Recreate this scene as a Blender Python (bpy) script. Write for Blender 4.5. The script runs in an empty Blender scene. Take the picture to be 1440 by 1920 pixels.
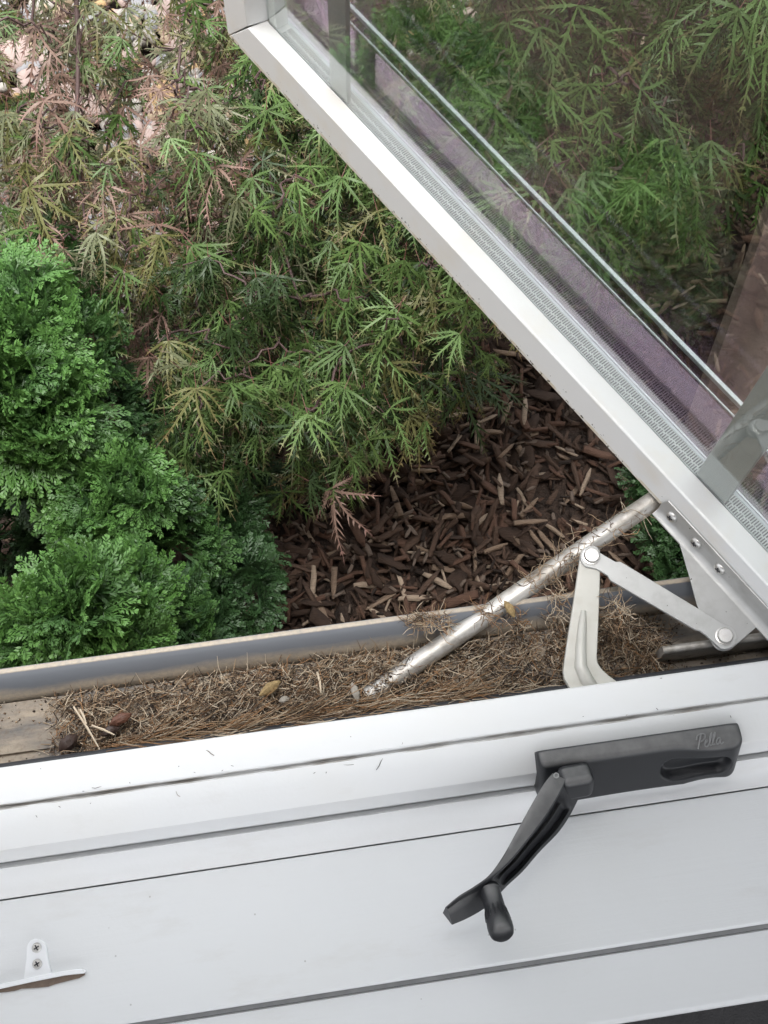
import bpy, math, random
import numpy as np
from mathutils import Vector, Matrix
random.seed(7); rng = np.random.default_rng(7)
scene = bpy.context.scene; col = scene.collection
R = math.radians
# ------------------------------------------------------------------ camera
CAM_H = 0.80; FPX = 2200.0
def rot_cam(a, r, y):
    Rz = lambda t: np.array([[math.cos(t), -math.sin(t), 0], [math.sin(t), math.cos(t), 0], [0, 0, 1]])
    Rx = np.array([[1, 0, 0], [0, math.cos(a), -math.sin(a)], [0, math.sin(a), math.cos(a)]])
    return Rz(y) @ Rx @ Rz(r)
CR = rot_cam(.385, .0525, -.193)
cd = bpy.data.cameras.new('camera'); cam = bpy.data.objects.new('camera', cd); col.objects.link(cam)
M4 = Matrix([list(CR[i]) + [(0, 0, CAM_H)[i]] for i in range(3)] + [[0, 0, 0, 1]])
cam.matrix_world = M4
cd.sensor_fit = 'VERTICAL'; cd.sensor_height = 24; cd.lens = FPX / 1920 * 24
cd.clip_start = .01; cd.clip_end = 500
scene.camera = cam
scene.render.resolution_x = 768; scene.render.resolution_y = 1024
# ------------------------------------------------------------------ world, sun, exposure
SUN_EL, SUN_AZ = 88, 180          # azimuth measured from +Y (outward) towards -X
w = bpy.data.worlds.new('World'); scene.world = w; w.use_nodes = True
nt = w.node_tree; bg = nt.nodes['Background']
sky = nt.nodes.new('ShaderNodeTexSky'); sky.sky_type = 'NISHITA'; sky.sun_disc = False
sky.sun_elevation = R(SUN_EL); sky.sun_rotation = R(-SUN_AZ)
sky.air_density = 1.0; sky.dust_density = 4.0; sky.ozone_density = .6
hs = nt.nodes.new('ShaderNodeHueSaturation'); hs.inputs['Saturation'].default_value = .16
nt.links.new(sky.outputs[0], hs.inputs['Color']); nt.links.new(hs.outputs[0], bg.inputs[0])
bg.inputs[1].default_value = .145
sd = bpy.data.lights.new('sun', 'SUN'); so = bpy.data.objects.new('sun', sd); col.objects.link(so)
sd.energy = .85; sd.angle = R(18); sd.color = (1, .97, .93)
dirv = Vector((-math.sin(R(SUN_AZ)) * math.cos(R(SUN_EL)), math.cos(R(SUN_AZ)) * math.cos(R(SUN_EL)), math.sin(R(SUN_EL))))
so.rotation_euler = dirv.to_track_quat('Z', 'Y').to_euler(); so.location = (0, 3, 6)
vs = scene.view_settings; vs.view_transform = 'Standard'; vs.look = 'None'; vs.gamma = 1; vs.exposure = 1.75
vs.use_curve_mapping = False
scene.render.engine = 'CYCLES'
scene.cycles.transparent_max_bounces = 24; scene.cycles.max_bounces = 8
scene.cycles.caustics_reflective = False; scene.cycles.caustics_refractive = False

# ------------------------------------------------------------------ helpers
def P(px, py, z):
    """where the line of sight through a point of the photograph meets the level z"""
    d = CR @ np.array([px - 720, -(py - 960), -FPX]); t = (z - CAM_H) / d[2]
    return Vector((float(d[0] * t), float(d[1] * t), z))
def tag(o, label=None, cat=None, group=None, kind=None):
    if label: o['label'] = label
    if cat: o['category'] = cat
    if group: o['group'] = group
    if kind: o['kind'] = kind
    return o
def empty(name, loc=(0, 0, 0), label=None, cat=None, group=None):
    o = bpy.data.objects.new(name, None); col.objects.link(o); o.location = loc; o.empty_display_size = .02
    return tag(o, label, cat, group)
def link(name, me, parent=None):
    o = bpy.data.objects.new(name, me); col.objects.link(o)
    if parent is not None:
        o.parent = parent
        o.matrix_parent_inverse = Matrix.Translation(parent.location).inverted() if parent.rotation_euler.z == 0 else Matrix.Identity(4)
    return o
def setmats(me, mats):
    for m in (mats if isinstance(mats, (list, tuple)) else [mats]): me.materials.append(m)
def pymesh(name, V, F, mats, parent=None, smooth=False, bevel=0, seg=2, auto=35):
    me = bpy.data.meshes.new(name); me.from_pydata([tuple(v) for v in V], [], F); me.validate(); me.update()
    setmats(me, mats)
    if smooth:
        me.polygons.foreach_set('use_smooth', [True] * len(me.polygons))
        if auto: me.set_sharp_from_angle(angle=R(auto))
    o = link(name, me, parent)
    if bevel:
        b = o.modifiers.new('bevel', 'BEVEL'); b.width = bevel; b.segments = seg; b.limit_method = 'ANGLE'; b.angle_limit = R(25)
        b.harden_normals = True
        me.polygons.foreach_set('use_smooth', [True] * len(me.polygons)); me.set_sharp_from_angle(angle=R(50))
    return o
def npmesh(name, V, T, mats, mi=None, attr=None, smooth=False):
    me = bpy.data.meshes.new(name); V = np.asarray(V, np.float32); T = np.asarray(T, np.int32)
    me.vertices.add(len(V)); me.vertices.foreach_set('co', V.ravel())
    me.loops.add(T.size); me.loops.foreach_set('vertex_index', T.ravel())
    me.polygons.add(len(T)); me.polygons.foreach_set('loop_start', np.arange(0, T.size, 3, dtype=np.int32))
    me.polygons.foreach_set('loop_total', np.full(len(T), 3, np.int32))
    setmats(me, mats)
    if mi is not None: me.polygons.foreach_set('material_index', np.asarray(mi, np.int32))
    if smooth: me.polygons.foreach_set('use_smooth', np.ones(len(T), bool))
    me.update(calc_edges=True)
    if attr is not None:
        a = me.attributes.new('tip', 'FLOAT', 'POINT'); a.data.foreach_set('value', np.asarray(attr, np.float32))
    me.validate(); return me
def prism_x(name, prof, x0, x1, mats, parent=None, bevel=0, seg=2, cuts=1):
    """solid with a (y, z) outline, running along x"""
    n = len(prof); V = []; F = []
    for k in range(cuts + 1):
        x = x0 + (x1 - x0) * k / cuts
        V += [(x, y, z) for y, z in prof]
    area = sum(prof[i][0] * prof[(i + 1) % n][1] - prof[(i + 1) % n][0] * prof[i][1] for i in range(n))
    for k in range(cuts):
        for i in range(n):
            a, b = k * n + i, k * n + (i + 1) % n
            f = [a, b, b + n, a + n]
            F.append(f if area < 0 else f[::-1])
    c0 = list(range(n)); c1 = [cuts * n + i for i in range(n)]
    F.append(c0[::-1] if area < 0 else c0); F.append(c1 if area < 0 else c1[::-1])
    o = pymesh(name, V, F, mats, parent, bevel=bevel, seg=seg)
    fixn(o.data); return o
def fixn(me):
    import bmesh
    b = bmesh.new(); b.from_mesh(me); bmesh.ops.recalc_face_normals(b, faces=b.faces); b.to_mesh(me); b.free()
def plate(name, pts, z0, z1, mats, parent=None, bevel=0, seg=2):
    """flat plate with an (x, y) outline between two levels"""
    n = len(pts); V = [(p[0], p[1], z0) for p in pts] + [(p[0], p[1], z1) for p in pts]
    F = [list(range(n))[::-1], list(range(n, 2 * n))] + [[i, (i + 1) % n, (i + 1) % n + n, i + n] for i in range(n)]
    o = pymesh(name, V, F, mats, parent, bevel=bevel, seg=seg); fixn(o.data); return o
def box(name, lo, hi, mats, parent=None, bevel=0, mat4=None):
    x0, y0, z0 = lo; x1, y1, z1 = hi
    V = [Vector(v) for v in ((x0, y0, z0), (x1, y0, z0), (x1, y1, z0), (x0, y1, z0), (x0, y0, z1), (x1, y0, z1), (x1, y1, z1), (x0, y1, z1))]
    if mat4 is not None: V = [mat4 @ v for v in V]
    F = [(0, 3, 2, 1), (4, 5, 6, 7), (0, 1, 5, 4), (1, 2, 6, 5), (2, 3, 7, 6), (3, 0, 4, 7)]
    o = pymesh(name, V, F, mats, parent, bevel=bevel); fixn(o.data); return o
def frame_of(d, up=Vector((0, 0, 1))):
    d = d.normalized(); s = d.cross(up)
    if s.length < 1e-4: s = d.cross(Vector((1, 0, 0)))
    s.normalize(); return s, s.cross(d).normalized()
def tube_vf(path, rad, n=8, base=0, cap=True):
    V = []; F = []; path = [Vector(p) for p in path]
    rad = rad if hasattr(rad, '__len__') else [rad] * len(path)
    for i, p in enumerate(path):
        d = path[min(i + 1, len(path) - 1)] - path[max(i - 1, 0)]
        s, u = frame_of(d)
        for k in range(n):
            a = 2 * math.pi * k / n; V.append(p + (s * math.cos(a) + u * math.sin(a)) * rad[i])
    for i in range(len(path) - 1):
        for k in range(n):
            a, b = base + i * n + k, base + i * n + (k + 1) % n
            F.append((a, b, b + n, a + n))
    if cap:
        F.append(tuple(base + k for k in range(n))[::-1]); F.append(tuple(base + (len(path) - 1) * n + k for k in range(n)))
    return V, F
def tube(name, path, rad, mats, parent=None, n=10, smooth=True):
    V, F = tube_vf(path, rad, n); o = pymesh(name, V, F, mats, parent, smooth=smooth, auto=50); fixn(o.data); return o
def lathe(name, prof, origin, axis, mats, parent=None, n=28, auto=40):
    """prof: (radius, distance along axis)"""
    axis = Vector(axis).normalized(); s, u = frame_of(axis); V = []; F = []; o0 = Vector(origin)
    for r, h in prof:
        for k in range(n):
            a = 2 * math.pi * k / n; V.append(o0 + axis * h + (s * math.cos(a) + u * math.sin(a)) * r)
    for i in range(len(prof) - 1):
        for k in range(n):
            a, b = i * n + k, i * n + (k + 1) % n; F.append((a, b, b + n, a + n))
    F.append(tuple(range(n))[::-1]); F.append(tuple((len(prof) - 1) * n + k for k in range(n)))
    o = pymesh(name, V, F, mats, parent, smooth=True, auto=auto); fixn(o.data); return o

# ------------------------------------------------------------------ materials
class NM:
    def __init__(s, name):
        s.m = bpy.data.materials.new(name); s.m.use_nodes = True; s.t = s.m.node_tree; s.b = s.t.nodes['Principled BSDF']
    def n(s, t, **k):
        q = s.t.nodes.new('ShaderNode' + t)
        for a, v in k.items():
            if a.startswith('i_'):
                q.inputs[a[2:].replace('_', ' ')].default_value = v
            else: setattr(q, a, v)
        return q
    def l(s, a, b): s.t.links.new(a, b)
    def coord(s, scale=(1, 1, 1), kind='Object', rot=(0, 0, 0)):
        c = s.n('TexCoord'); m = s.n('Mapping'); m.inputs['Scale'].default_value = scale; m.inputs['Rotation'].default_value = rot
        s.l(c.outputs[kind], m.inputs[0]); return m.outputs[0]
    def noise(s, vec, scale, detail=4, rough=.55):
        q = s.n('TexNoise', i_Scale=scale, i_Detail=detail, i_Roughness=rough); s.l(vec, q.inputs['Vector']); return q.outputs['Fac']
    def ramp(s, fac, stops):
        q = s.n('ValToRGB'); e = q.color_ramp.elements
        while len(e) < len(stops): e.new(.5)
        for i, (p, c) in enumerate(stops): e[i].position = p; e[i].color = (c if len(c) == 4 else (*c, 1)) if hasattr(c, '__len__') else (c, c, c, 1)
        s.l(fac, q.inputs[0]); return q.outputs[0]
    def mix(s, fac, a, b):
        q = s.n('Mix', data_type='RGBA')
        for v, i in ((fac, 0), (a, 6), (b, 7)):
            if hasattr(v, 'links'): s.l(v, q.inputs[i])
            else: q.inputs[i].default_value = v if i == 0 else (*v, 1)
        return q.outputs[2]
    def math(s, op, a, b=0.0, c=None):
        q = s.n('Math', operation=op)
        for i, v in enumerate((a, b) if c is None else (a, b, c)):
            if hasattr(v, 'links'): s.l(v, q.inputs[i])
            else: q.inputs[i].default_value = v
        return q.outputs[0]
    def bump(s, h, strength=.2, dist=.001):
        q = s.n('Bump', i_Strength=strength, i_Distance=dist); s.l(h, q.inputs['Height']); s.l(q.outputs[0], s.b.inputs['Normal'])
    def base(s, c):
        if hasattr(c, 'links'): s.l(c, s.b.inputs['Base Color'])
        else: s.b.inputs['Base Color'].default_value = (*c, 1)
    def set(s, rough=.5, metal=0, spec=.5):
        s.b.inputs['Roughness'].default_value = rough; s.b.inputs['Metallic'].default_value = metal
        s.b.inputs['Specular IOR Level'].default_value = spec
    def pos(s, kind='Object'):
        c = s.n('TexCoord'); x = s.n('SeparateXYZ'); s.l(c.outputs[kind], x.inputs[0]); return x.outputs

def mat_paint(name, colr=(.78, .79, .79), rough=.38, brush=.5, specks=.5, warm=.25):
    k = NM(name); v = k.coord()
    stroke = k.noise(k.coord((6, 260, 60)), 1.0, 5, .6)
    pl = k.noise(v, 420, 3)
    big = k.noise(v, 14, 3)
    c = k.mix(k.math('MULTIPLY', k.ramp(big, [(.45, 0), (.75, 1)]), warm), colr, (colr[0] * .97, colr[1] * .935, colr[2] * .86))
    sp = k.n('TexVoronoi', i_Scale=70.0, i_Randomness=1.0); k.l(v, sp.inputs['Vector'])
    dot = k.math('LESS_THAN', sp.outputs['Distance'], .045)
    pick = k.math('GREATER_THAN', k.noise(v, 9, 2), .56)
    d = k.math('MULTIPLY', k.math('MULTIPLY', dot, pick), specks)
    c = k.mix(d, c, (.10, .075, .05))
    py = k.pos()[1]
    gr = k.math('LESS_THAN', k.math('ABSOLUTE', k.math('SUBTRACT', py, .1438)), .0017)
    gr = k.math('MULTIPLY', gr, k.ramp(k.noise(k.coord((30, 120, 120)), 1, 4), [(.42, .1), (.62, .75)]))
    c = k.mix(gr, c, (.20, .165, .125))
    sm_ = k.math('MULTIPLY', k.ramp(k.noise(k.coord((9, 30, 30)), 1, 5, .7), [(.58, 0), (.78, 1)]), .22)
    c = k.mix(sm_, c, (.50, .46, .40))
    k.base(c); k.set(rough)
    h = k.math('ADD', k.math('MULTIPLY', stroke, brush), k.math('MULTIPLY', pl, .35))
    k.bump(h, .35, .0006); return k.m
def mat_sash():
    k = NM('sash_paint'); v = k.coord(); p = k.pos()
    fine = k.noise(v, 500, 3); big = k.noise(v, 22, 4)
    c = k.mix(k.math('MULTIPLY', k.ramp(big, [(.5, 0), (.72, 1)]), .45), (.79, .79, .785), (.74, .68, .58))
    # chipped paint along the lower inner edge (local z is height, local y the depth)
    edge = k.math('SUBTRACT', 1.0, k.math('DIVIDE', p[2], .013))
    chip = k.math('GREATER_THAN', k.math('ADD', k.noise(v, 210, 3, .6), k.math('MULTIPLY', edge, .10)), .69)
    low = k.math('LESS_THAN', p[2], .0045)
    c = k.mix(k.math('MULTIPLY', low, k.ramp(k.noise(v, 90, 3), [(.35, .0), (.6, .8)])), c, (.62, .53, .38))
    c = k.mix(k.math('MULTIPLY', chip, k.math('LESS_THAN', p[2], .016)), c, (.05, .045, .035))
    k.base(c); k.set(.42); k.bump(fine, .25, .0005); return k.m
def mat_metal(name, colr, rough, metal, grime=.4, gcol=(.16, .12, .08), scale=60, spots=True):
    k = NM(name); v = k.coord(); a = k.noise(v, scale, 5, .65); b = k.noise(v, scale * 7, 3)
    c = k.mix(k.math('MULTIPLY', k.ramp(a, [(.48, 0), (.72, 1)]), grime), colr, gcol)
    if spots:
        s = k.math('GREATER_THAN', k.noise(v, 330, 2), .74); c = k.mix(s, c, (.03, .025, .02))
    k.base(c); k.set(rough, metal); k.l(k.math('ADD', k.math('MULTIPLY', a, .35), rough - .15), k.b.inputs['Roughness'])
    k.bump(b, .15, .0004); return k.m
def mat_plain(name, colr, rough=.5, metal=0, var=.25, scale=80, bump=.15, dist=.0005):
    k = NM(name); v = k.coord(); a = k.noise(v, scale, 4)
    c = k.mix(a, tuple(x * (1 - var) for x in colr), tuple(min(1, x * (1 + var)) for x in colr))
    k.base(c); k.set(rough, metal); k.bump(k.noise(v, scale * 5, 3), bump, dist); return k.m
def mat_plastic():
    k = NM('crank_plastic'); v = k.coord(); g = k.n('NewGeometry'); x = k.n('SeparateXYZ'); k.l(g.outputs['Normal'], x.inputs[0])
    a = k.noise(v, 120, 4); up = k.ramp(x.outputs[2], [(.72, 0), (.94, 1)])
    pz = k.pos()[2]; up = k.math('MULTIPLY', up, k.math('MINIMUM', k.math('MAXIMUM', k.math('MULTIPLY', k.math('ADD', pz, .009), 120), .0), 1.0))
    dust = k.math('MULTIPLY', up, k.ramp(a, [(.3, .42), (.7, .62)]))
    c = k.mix(dust, (.016, .017, .020), (.25, .245, .24))
    k.base(c); k.set(.42); k.bump(k.noise(v, 1400, 2), .25, .0003); return k.m
def mat_dusty_vinyl():
    k = NM('slate_vinyl'); v = k.coord(); p = k.pos(); a = k.noise(k.coord((14, 60, 60)), 1, 5, .65); f = k.noise(v, 300, 3, .7)
    low = k.math('ADD', k.math('MULTIPLY', k.math('SUBTRACT', -.0300, p[2]), 160), k.math('MULTIPLY', k.math('SUBTRACT', a, .5), 2.2))
    top = k.math('MULTIPLY', k.math('SUBTRACT', p[2], -.0212), 2500)
    d = k.math('MULTIPLY', k.math('MAXIMUM', k.math('MINIMUM', k.math('MAXIMUM', low, 0), 1), k.math('MINIMUM', k.math('MAXIMUM', top, 0), 1)), k.ramp(f, [(.3, .55), (.6, .95)]))
    c = k.mix(d, (.165, .176, .195), (.46, .385, .295))
    sp = k.math('GREATER_THAN', f, .76); c = k.mix(k.math('MULTIPLY', sp, .6), c, (.5, .46, .4))
    k.base(c); k.set(.34); k.bump(f, .12, .0005); return k.m
def mat_floor_dirt():
    k = NM('dusty_channel'); v = k.coord(); p = k.pos(); a = k.noise(k.coord((12, 50, 50)), 1, 5, .65); f = k.noise(v, 260, 4, .7)
    c = k.mix(k.ramp(a, [(.35, 0), (.65, 1)]), (.15, .142, .135), (.43, .355, .27))
    c = k.mix(k.math('MULTIPLY', k.ramp(f, [(.5, 0), (.7, 1)]), .5), c, (.17, .12, .085))
    c = k.mix(k.math('GREATER_THAN', f, .77), c, (.6, .56, .5))
    k.base(c); k.set(.85); k.bump(f, .5, .001); return k.m
def mat_leaf(name, g, tipc, back=.22):
    k = NM(name); at = k.n('Attribute', attribute_name='tip'); v = k.coord(); a = k.noise(v, 45, 3)
    dark = tuple(x * .68 for x in g); c = k.mix(a, dark, tuple(x * 1.25 for x in g))
    c = k.mix(k.ramp(at.outputs['Fac'], [(.6, 0), (1, .85)]), c, tipc)
    k.base(c); k.set(.48); k.b.inputs['Specular IOR Level'].default_value = .4
    tr = k.n('BsdfTranslucent'); k.l(c, tr.inputs[0]); mx = k.n('MixShader'); mx.inputs[0].default_value = back
    out = k.t.nodes['Material Output']; k.l(k.b.outputs[0], mx.inputs[1]); k.l(tr.outputs[0], mx.inputs[2]); k.l(mx.outputs[0], out.inputs[0])
    return k.m
def mat_wood(name, c0):
    k = NM(name); v = k.coord((1, 9, 9)); a = k.noise(v, 60, 5, .7); b = k.noise(k.coord(), 18, 3)
    c = k.mix(a, tuple(x * .30 for x in c0), tuple(x * 1.7 for x in c0)); c = k.mix(k.math('MULTIPLY', b, .5), c, tuple(x * .6 for x in c0))
    k.base(c); k.set(.8); k.b.inputs['Specular IOR Level'].default_value = .25; k.bump(a, 1.0, .004); return k.m
def mat_glass(name, trans, refl, gain):
    k = NM(name); t = k.t; t.nodes.remove(k.b)
    lw = k.n('LayerWeight'); lw.inputs[0].default_value = .5
    f = k.math('ADD', k.math('MULTIPLY', k.math('POWER', lw.outputs['Facing'], 5.0), .96 * gain), .04 * gain)
    tb = k.n('BsdfTransparent'); tb.inputs[0].default_value = (*trans, 1)
    gb = k.n('BsdfGlossy'); gb.inputs[0].default_value = (*refl, 1); gb.inputs['Roughness'].default_value = .0
    mx = k.n('MixShader'); k.l(f, mx.inputs[0]); k.l(tb.outputs[0], mx.inputs[1]); k.l(gb.outputs[0], mx.inputs[2])
    k.l(mx.outputs[0], t.nodes['Material Output'].inputs[0]); return k.m

PAINT = mat_paint('white_paint', (.77, .775, .78), .5, .15, .6)
STOOLP = mat_paint('stool_paint', (.73, .74, .75), .52, .9, .35, .1)
SASH = mat_sash()
ALU = mat_metal('aluminium', (.58, .56, .525), .5, .75, .85, (.20, .155, .11), 48, False)
ZINC = mat_metal('zinc_plate', (.50, .50, .49), .5, .55, .35, (.28, .26, .24), 40)
CAST = mat_metal('cast_paint', (.50, .49, .45), .45, .25, .25, (.38, .34, .27), 70, False)
STEEL = mat_metal('screw_steel', (.6, .59, .57), .35, .9, .3, (.2, .17, .13), 200, False)
SPACER = mat_metal('spacer_aluminium', (.88, .88, .88), .4, .15, .1, (.5, .5, .5), 200, False)
SLOT = mat_plain('spacer_slot', (.17, .17, .18), .6)
GREYBAR = mat_plain('grille_grey', (.30, .305, .30), .4, 0, .12)
EDGE = mat_plain('edge_aluminium', (.72, .76, .8), .3, .3, .08)
VINYL = mat_dusty_vinyl(); CHANNEL = mat_floor_dirt()
RUBBER = mat_plain('black_rubber', (.028, .029, .033), .55, 0, .5, 120)
PLASTIC = mat_plastic()
DARKFLOOR = mat_plain('dark_floor', (.022, .021, .022), .8, 0, .5, 60, .5, .004)
GAP = mat_plain('joint_shadow', (.30, .30, .30), .9)
TANWALL = mat_plain('tan_siding', (.42, .33, .25), .7, 0, .25, 9)
ROOMW = mat_plain('room_wall_paint', (.80, .80, .79), .8, 0, .03)
GLASS_IN = mat_glass('pane_inner', (.95, .97, .96), (.95, .97, .97), 1.7)
GLASS_OUT = mat_glass('pane_outer', (.90, .925, .905), (.98, .70, .96), 3.3)
GRIME = mat_plain('brown_grime', (.17, .125, .095), .8, 0, .45, 160, .6, .001)
WHITEPL = mat_plain('white_plastic', (.84, .85, .87), .35, 0, .02)

# ------------------------------------------------------------------ setting: ground, house wall, room
GZ = -1.05
k = NM('mulch_soil'); v = k.coord(); a = k.noise(v, 30, 6, .7)
k.base(k.ramp(a, [(.3, (.012, .008, .006)), (.55, (.045, .028, .02)), (.75, (.10, .065, .045))])); k.set(.95); k.bump(a, 1, .02); SOIL = k.m
g = pymesh('ground', [(-60, .3, GZ - .02), (60, .3, GZ - .02), (60, 90, GZ - .02), (-60, 90, GZ - .02)], [(0, 1, 2, 3)], SOIL); tag(g, kind='structure')
ground = g
wall = empty('house_wall', (0, .15, GZ - .02), 'tan house wall below and around the open casement window', 'wall')
WX0, WX1, WZ0, WZ1 = -.40, .62, -.055, .99
def wallbox(nm, lo, hi, m): return box(nm, lo, hi, m, wall)
wallbox('outer_siding', (-4, .10, GZ - .02), (4, .225, WZ0 - .004), TANWALL)
wallbox('outer_siding', (-4, .10, WZ0 - .004), (WX0, .225, 2.4), TANWALL)
wallbox('outer_siding', (WX1, .10, WZ0 - .004), (4, .225, 2.4), TANWALL)
wallbox('outer_siding', (WX0, .10, WZ1), (WX1, .225, 2.4), TANWALL)
wallbox('inner_lining', (-4, .02, -.95), (4, .098, WZ0 - .01), ROOMW)
wallbox('inner_lining', (-4, .02, WZ0 - .01), (WX0 - .3, .098, 2.4), ROOMW)
wallbox('inner_lining', (WX1 + .3, .02, WZ0 - .01), (4, .098, 2.4), ROOMW)
tag(box('ceiling_light_block', (-2.2, -1.95, 1.602), (2.2, .10, 1.65), ROOMW), kind='structure')  # unseen slab without walls, sized to limit sky light on the stool
fl = box('floor', (-4, -4, -.98), (4, .018, -.95), DARKFLOOR); tag(fl, kind='structure')

# ------------------------------------------------------------------ window frame: gutter channel, stop, mouldings, stool
FX0, FX1 = -.395, .61
RZ, FZ = -.0205, -.0425
fr = empty('window_frame', (0, .17, -.06), 'white painted window frame with a dusty slate gutter along its outer edge', 'window frame')
# outer lip: dusty sloped slate vinyl with a light rim
RY = P(650, 1170, RZ).y; FY = P(700, 1222, FZ).y
prism_x('outer_lip', [(RY + .0015, FZ - .012), (RY + .0015, RZ - .0005), (RY - .002, RZ), (RY - .0058, RZ - .0030), (FY + .002, FZ + .005), (FY, FZ - .001), (FY, FZ - .012)], FX0, FX1, VINYL, fr, .0008)
prism_x('channel_floor', [(.1708, FZ - .02), (.1708, FZ), (.186, FZ), (.1862, FZ - .0015), (.1872, FZ - .0015), (.1875, FZ + .0015), (.206, FZ + .0020), (.2062, FZ - .0005), (FY - .001, FZ - .0005), (FY - .0003, FZ - .02)], FX0, FX1, CHANNEL, fr, .0004)
prism_x('gasket', [(.1704, -.052), (.1704, -.0125), (.1735, -.0118), (.1758, -.0145), (.1768, -.020), (.1764, -.052)], FX0, FX1, RUBBER, fr, .0008)
prism_x('inner_stop', [(.1702, -.05), (.1702, -.0012), (.1690, 0), (.1462, -.0006), (.1452, -.0016), (.1450, -.005), (.1436, -.0055), (.1434, -.05)], FX0, FX1, PAINT, fr, .0005)
prism_x('bevelled_moulding', [(.1432, -.05), (.1432, -.0025), (.1320, -.0035), (.1172, -.0115), (.1120, -.0275), (.1126, -.0305), (.1126, -.05)], FX0, FX1, PAINT, fr, .0006)
cp = [(.1124, -.052), (.1124, -.0325), (.1088, -.0330)] + [(.1088 - .019 * (1 - math.cos(t)) , -.0335 - .0095 * math.sin(t)) for t in np.linspace(.0, math.pi / 2, 9)] + [(.0896, -.0446), (.0896, -.052)]
cp = [(.1124, -.052), (.1124, -.0375), (.1094, -.0375), (.1086, -.0332)] + [(.1082 - .0184 * (t ** 1.0), -.0330 - .0115 * (1 - (1 - t) ** 2.2)) for t in np.linspace(0, 1, 10)] + [(.0898, -.052)]
prism_x('cove_moulding', cp, FX0, FX1, PAINT, fr, .0003)
# slide track and jambs
pth = [P(1252, 1241, -.012), P(1350, 1222.5, -.012), P(1600, 1175.5, -.012)]
ty = .1915
V, F = [], []
sec = [(math.cos(t) * .0031, math.sin(t) * .0031) for t in np.linspace(0, math.pi, 9)]
trk = [(ty + y, -.0185 + z) for y, z in sec] + [(ty - .0031, FZ + .0005), (ty + .0031, FZ + .0005)]
prism_x('slide_track', trk, P(1252, 1241, -.012)[0], FX1, ALU, fr, .0002)
for nm, x0, x1 in (('side_jamb', WX0 + .002, WX0 + .03), ('side_jamb', WX1 - .03, WX1 - .002)):
    box(nm, (x0, .102, -.05), (x1, .24, WZ1 - .002), PAINT, fr, .001)
box('head_jamb', (WX0 + .031, .102, WZ1 - .03), (WX1 - .031, .24, WZ1 - .002), PAINT, fr, .001)

st = empty('window_stool', (0, .04, -.06), 'wide white painted window stool of two boards under the crank handle', 'window stool')
prism_x('board', [(.0888, -.062), (.0888, -.0453), (.0881, -.0448), (.0016, -.0448), (-.0004, -.0462), (-.0004, -.062)], -1.2, 1.2, STOOLP, st, .0005)
prism_x('joint', [(-.0006, -.0632), (-.0006, -.0532), (-.0034, -.0532), (-.0034, -.0632)], -1.2, 1.2, GAP, st)
prism_x('board', [(-.0037, -.0595), (-.0038, -.0530), (-.0046, -.0522), (-.0445, -.0522), (-.0475, -.0545), (-.0482, -.0585), (-.0482, -.074), (-.0038, -.074)], -1.2, 1.2, STOOLP, st, .0012, 3)
prism_x('apron', [(.0190, -.0745), (.0190, -.16), (-.002, -.16), (-.002, -.0745)], -1.2, 1.2, STOOLP, st, .001)

# ------------------------------------------------------------------ window sash (its own axes: x towards the free end, y outward through the glass, z up)
TH = R(119.4); NN = .377
uu = Vector((math.cos(TH), math.sin(TH), 0)); nn = Vector((math.sin(TH), -math.cos(TH), 0))
sash = empty('casement_window', nn * NN, 'open white casement window with double glazing swung outward over the garden', 'window')
sash.rotation_euler.z = TH
SM = Matrix([[uu.x, -nn.x * -1, 0, 0], [uu.y, nn.y, 0, 0], [0, 0, 1, 0], [0, 0, 0, 1]])
# local frame is left-handed if y = nn; so local y = -nn : outward is negative y
def S(u, n, z): return (u, -(n - NN), z)        # u along rail, n outward distance
def upz(px, py, z):
    p = P(px, py, z); return p.dot(uu), p.dot(nn)
UE = .6865                                       # free end
BZ = .0375; GN = .3970                           # top of rail face, inner glass line
def loft_sash(name, secs, mats, bevel=0):
    n = len(secs[0]); V = []; F = []
    for s in secs: V += s
    for k in range(len(secs) - 1):
        for i in range(n):
            a, b = k * n + i, k * n + (i + 1) % n; F.append((a, b, b + n, a + n))
    F.append(tuple(range(n))[::-1]); F.append(tuple((len(secs) - 1) * n + i for i in range(n)))
    o = pymesh(name, V, F, mats, sash, bevel=bevel); fixn(o.data); return o
SW = .0150          # width of the stile face
bu = upz(464.5, 52, BZ)[0]; cu = upz(503, 34, .036)[0]
# bottom rail with mitred end: profile (n, z)
railp = [(NN, 0), (NN + .0004, BZ - .001), (NN + .0015, BZ), (GN - .0003, BZ - .0035), (GN - .0003, .010), (GN + .022, .010), (GN + .022, 0)]
def mitre(nv): # u at which the rail meets the stile, as function of depth
    return bu + (cu - bu) * (nv - NN) / (GN - NN)
endu = [UE - .001, bu, bu, cu, cu, cu, UE - .001]
loft_sash('bottom_rail', [[S(-.12, n_, z_) for n_, z_ in railp], [S(endu[i], n_, z_) for i, (n_, z_) in enumerate(railp)]], SASH, .0007)
H = .90
stp = [(UE, NN), (bu + .0012, NN + .0003), (cu + .0004, GN - .0004), (cu + .0004, GN + .022), (UE, GN + .022)]
loft_sash('side_stile', [[S(u_, n_, -.0004 if i in (0, 4) else (BZ + .0006 if i < 2 else BZ - .0028)) for i, (u_, n_) in enumerate(stp)], [S(u_, n_, H) for u_, n_ in stp]], SASH, .0007)
loft_sash('top_rail', [[S(-.12, n_, H - .002 + z_) for n_, z_ in railp], [S(UE, n_, H - .002 + z_) for n_, z_ in railp]], SASH, .0007)
def sbox(name, u0, u1, n0, n1, z0, z1, m, bevel=0, parent=None):
    o = box(name, (min(u0, u1), -(n1 - NN), z0), (max(u0, u1), -(n0 - NN), z1), m, parent or sash, bevel); return o
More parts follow.
